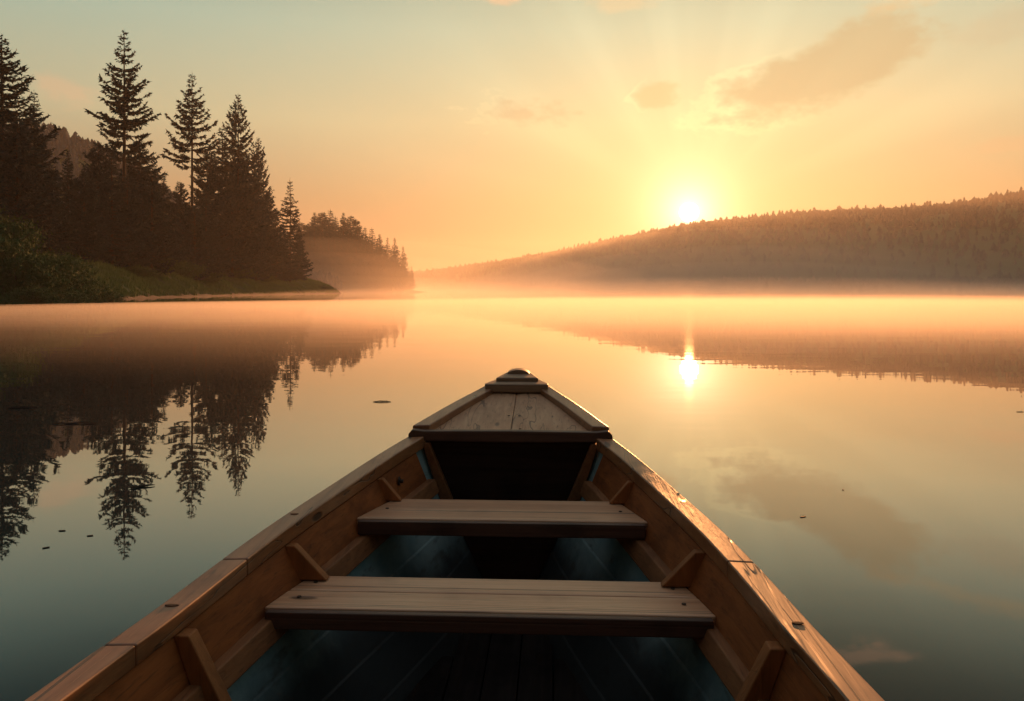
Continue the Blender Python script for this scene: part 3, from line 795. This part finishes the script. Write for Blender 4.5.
prism('deck_beam', [(-w_, zz + .006), (-w_ + .012, zz + .020), (-w_ + .05, zz + .016), (0, zz + .018), (w_ - .05, zz + .016), (w_ - .012, zz + .020), (w_, zz + .006), (w_, zz - .010), (w_ - .012, zz - .015), (0, zz - .018), (-w_ + .012, zz - .015), (-w_, zz - .010)], 2.462, 2.494, M_DARKW, parent=dk, bv=.004)
# breasthook block, upper ledge and rounded stem head
z1 = zg(2.96)
slab('breasthook', [(-.115, 2.925), (.115, 2.925), (.118, 2.95), (.060, 3.10), (-.060, 3.10), (-.118, 2.95)], z1 + .006, lambda t, s: z1 + .038 + .05 * (s - 2.925), M_STEM, dk, .006)
slab('breasthook_ledge', [(-.080, 2.985), (.080, 2.985), (.050, 3.115), (-.050, 3.115)], z1 + .0385, lambda t, s: z1 + .052 + .05 * (s - 2.925), M_STEM, dk, .005)
arc = [(.048 * math.cos(R(q)), z1 + .050 + .026 * math.sin(R(q))) for q in range(0, 181, 15)]
prism('stem_head', [(.048, z1 + .02)] + arc + [(-.048, z1 + .02)], 3.075, 3.150, M_STEM, parent=dk, bv=.004)
# stem post down to the waterline
def stem_ring(z):
    return 0
st_v = []; 
stem_pts = [(3.165, zg(3.15) + .03), (3.185, .55), (3.16, .35), (3.06, .12), (2.9, -.05)]
sv = []; sf = []
for s, z in stem_pts: sv += [(-.018, s - .05, z), (.018, s - .05, z), (.012, s + .012, z), (-.012, s + .012, z)]
for i in range(len(stem_pts) - 1):
    for k in range(4): sf.append((i * 4 + k, i * 4 + (k + 1) % 4, (i + 1) * 4 + (k + 1) % 4, (i + 1) * 4 + k))
sf.append((0, 1, 2, 3)); sf.append((16, 17, 18, 19))
o = mesh('stem_post', sv, sf, M_HULLOUT, boat); fix(o); bevel(o, .004)

# bolt on the port side plank, dark peg holes in the gunwales
def disc_part(name, c, rx, ry, h, mat, parent=boat, axis='z', n=14, rot=0):
    v = []; 
    for z in (0, h):
        for k in range(n):
            a = 6.283 * k / n; x, y = rx * math.cos(a), ry * math.sin(a); x, y = x * math.cos(rot) - y * math.sin(rot), x * math.sin(rot) + y * math.cos(rot)
            v.append((c[0] + x, c[1] + y, c[2] + z) if axis == 'z' else (c[0] + z, c[1] + x, c[2] + y))
    f = [tuple(range(n)), tuple(range(n, 2 * n))] + [(k, (k + 1) % n, n + (k + 1) % n, n + k) for k in range(n)]
    o = mesh(name, v, f, mat, parent); fix(o); bevel(o, .0015); return o
s = 2.28; disc_part('washer', (-(wall(s, zg(s) - .075) - .014), s, zg(s) - .072), .013, .013, .004, M_IRON, axis='x')
disc_part('bolt', (-(wall(s, zg(s) - .075) - .018), s, zg(s) - .072), .006, .006, .010, M_IRON, axis='x', n=6)
for (s, sg, o_, rx, ry) in [(1.372, -1, .020, .013, .005), (1.84, -1, .018, .010, .005), (1.352, 1, .020, .010, .005)]:
    disc_part('peg_hole', (sg * (hw(s) - o_), s, zg(s) + .0006), rx, ry, .0016, M_HOLE)
for (t, s) in [(-.012, 2.50), (.030, 2.52), (-.014, 2.66), (.022, 2.66)]:
    disc_part('nail_head', (t, s, deckz(t, s) + .0004), .0045, .0045, .0018, M_HOLE, parent=dk, n=10)
for zt_, s, ts in [(.357, 1.655, (-.40, .40)), (.357, 1.74, (-.39, .39)), (.417, 2.12, (-.31, .31))]:
    for t in ts: disc_part('nail_head', (t, s, zt_ + .0002), .005, .005, .0016, M_IRON, n=10)

# ------------------------------------------------------------------ small things afloat
def leaf(x, y, s, rz, label, name='floating_leaf'):
    n = 10; v = []; f = []
    for i in range(n):
        a = 6.283 * i / n; rr = s * (1 - .35 * abs(math.sin(a))) ; v.append((rr * math.cos(a), rr * .45 * math.sin(a), .0035))
    v.append((0, 0, .003)); k = len(v)
    v += [(p[0], p[1], p[2] - .003) for p in v[:k]]
    for i in range(n): f.append((i, (i + 1) % n, n)); f.append((k + (i + 1) % n, k + i, k + n)); f.append((i, k + i, k + (i + 1) % n, (i + 1) % n))
    o = mesh(name, v, f, M_FLEAF, smooth=False); o.location = (x, y, 0); o.rotation_euler = (0, 0, rz); return tag(o, label, 'leaf', 'leaves floating on the lake')
def afloat(x_, y_): d = F * CAM_H / (y_ - HOR); return px(x_, d), d
for (x_, y_, s, rz, lb) in [(803, 517, .016, .4, 'pale curled leaf floating alone on the cloud reflection right of the boat'), (843, 490, .010, 1.4, 'tiny dark leaf floating right of the pale curled leaf'),
                            (90, 536, .012, .3, 'dark leaf floating below the tallest reflected spruce, right of its neighbour'), (62, 531, .014, .1, 'dark leaf floating between two reflected spruces at the left'),
                            (46, 548, .013, .6, 'dark leaf floating lowest on the left water'), (1020, 412, .03, 0, 'tiny dark leaf floating at the right edge of the photo')]:
    x, y = afloat(x_, y_); leaf(x, y, s, rz, lb)
def twig(x_, y_, L, rz, label):
    x, y = afloat(x_, y_); r = np.random.default_rng(int(x_)); n = 7
    p = np.stack([np.linspace(-L / 2, L / 2, n), r.normal(0, L * .03, n), .004 + np.abs(r.normal(0, .003, n))], 1)
    v, f = tube(p, [.002, .005, .005, .006, .005, .004, .002], 5)
    for k in (2, 4):
        vv, ff = tube([p[k], p[k] + np.array([L * .12, L * .08, .006])], [.003, .001], 4); o = len(v); v += vv; f += [tuple(o + q for q in g) for g in ff]
    o = mesh('floating_twig', v, f, M_BARK); o.location = (x, y, 0); o.rotation_euler = (0, 0, rz); tag(o, label, 'twig', 'twigs floating on the lake')
twig(382, 402, .16, .05, 'thin twig floating on the open water left of the bow')
twig(75, 424, .30, .1, 'twig floating upper left among the dark tree reflections')
twig(22, 408, .28, -.1, 'twig floating at the left edge over the darkest reflection')
twig(142, 487, .12, .5, 'short twig floating beside the tallest reflected spruce')

# ------------------------------------------------------------------ air
def haze_box():
    x0, x1, y0, y1, z0, z1 = -2950, 2950, -2950, 2950, -1.6, 178
    v = [(x, y, z) for z in (z0, z1) for y in (y0, y1) for x in (x0, x1)]
    f = [(0, 1, 3, 2), (4, 6, 7, 5), (0, 4, 5, 1), (1, 5, 7, 3), (3, 7, 6, 2), (2, 6, 4, 0)]
    m_ = bpy.data.materials.new('haze'); m_.use_nodes = True; t = m_.node_tree; t.nodes.clear()
    o_ = t.nodes.new('ShaderNodeOutputMaterial'); p = t.nodes.new('ShaderNodeVolumePrincipled')
    p.inputs['Density'].default_value = .00015; p.inputs['Color'].default_value = (.98, .95, .92, 1); p.inputs['Anisotropy'].default_value = .50
    t.links.new(p.outputs[0], o_.inputs['Volume'])
    o = mesh('haze', v, f, m_); fix(o); tag(o, kind='stuff', label='thin morning haze over the lake'); return o
haze_box()
MIST_N = 0
def mist_bank(x, y, rx, ry, h, dens, rz=0.0, pw=3.0):
    """a lens of mist: thick in the middle, thinning to nothing at its rim"""
    n, m2 = 40, 14; v = []; f = []
    for j in range(m2 + 1):
        q = j / m2
        for i in range(n):
            a = 6.28318 * i / n; w = 1 + .10 * math.sin(3 * a + x) + .06 * math.sin(7 * a + y)
            v.append((q * w * math.cos(a) * rx, q * w * math.sin(a) * ry, h * (1 - q * q) ** pw - .015))
    v = v[:1] + v[n:]
    for i in range(n): f.append((0, 1 + i, 1 + (i + 1) % n))
    for j in range(m2 - 1):
        for i in range(n): f.append((1 + j * n + i, 1 + (j + 1) * n + i, 1 + (j + 1) * n + (i + 1) % n, 1 + j * n + (i + 1) % n))
        global MIST_N
    MIST_N += 1; base_ = len(v); zb_ = -.12 - .025 * MIST_N
    v += [(x_, y_, zb_) for x_, y_, z_ in v[1 + (m2 - 1) * n:]]
    o1 = 1 + (m2 - 1) * n
    for i in range(n): f.append((o1 + i, base_ + i, base_ + (i + 1) % n, o1 + (i + 1) % n))
    f.append(tuple(base_ + i for i in range(n)))
    m_ = bpy.data.materials.new('mist'); m_.use_nodes = True; t = m_.node_tree; t.nodes.clear()
    o_ = t.nodes.new('ShaderNodeOutputMaterial'); p = t.nodes.new('ShaderNodeVolumePrincipled')
    p.inputs['Density'].default_value = dens; p.inputs['Color'].default_value = (.98, .90, .82, 1); p.inputs['Anisotropy'].default_value = .45
    t.links.new(p.outputs[0], o_.inputs['Volume'])
    o = mesh('mist', v, f, m_); fix(o)
    o.location = (x, y, 0); o.rotation_euler = (0, 0, rz); return tag(o, kind='stuff', label='low mist lying on the water')
mist_bank(10, 46, 50, 41, .55, .010, pw=1.0)
for k_, h_ in enumerate((.22, .36, .50, .64, .78)): mist_bank(28 - k_ * 1.5, 33 + k_ * 4.5, 50 + k_ * 3, 30 + k_ * 3, h_, .0085, pw=.7 + .2 * k_)
for k_, h_ in enumerate((1.0, 1.6, 2.4, 3.4, 4.6)): mist_bank(96 - k_ * 8, 140 + k_ * 18, 140 + k_ * 10, 78 + k_ * 8, h_, .0006, pw=1.2 + .2 * k_)
for k_, h_ in enumerate((5, 9, 14, 20, 27)): mist_bank(-112 + k_ * 3, 404 - k_ * 4, 200 + k_ * 14, 80 + k_ * 6, h_, .0010, pw=2.0)
for k_, h_ in enumerate((3, 6, 10, 15)): mist_bank(90 + k_ * 9, 900 - k_ * 16, 1060 + k_ * 20, 540 + k_ * 10, h_, .0003, pw=1.6)
# mist drawn up against the foot and flank of the long hill
for k_, h_ in enumerate((48, 72, 98)): mist_bank(300 - k_ * 12, 1370 - k_ * 25, 830 + k_ * 30, 260 + k_ * 25, h_, .00050, rz=R(-65.7), pw=1.0)
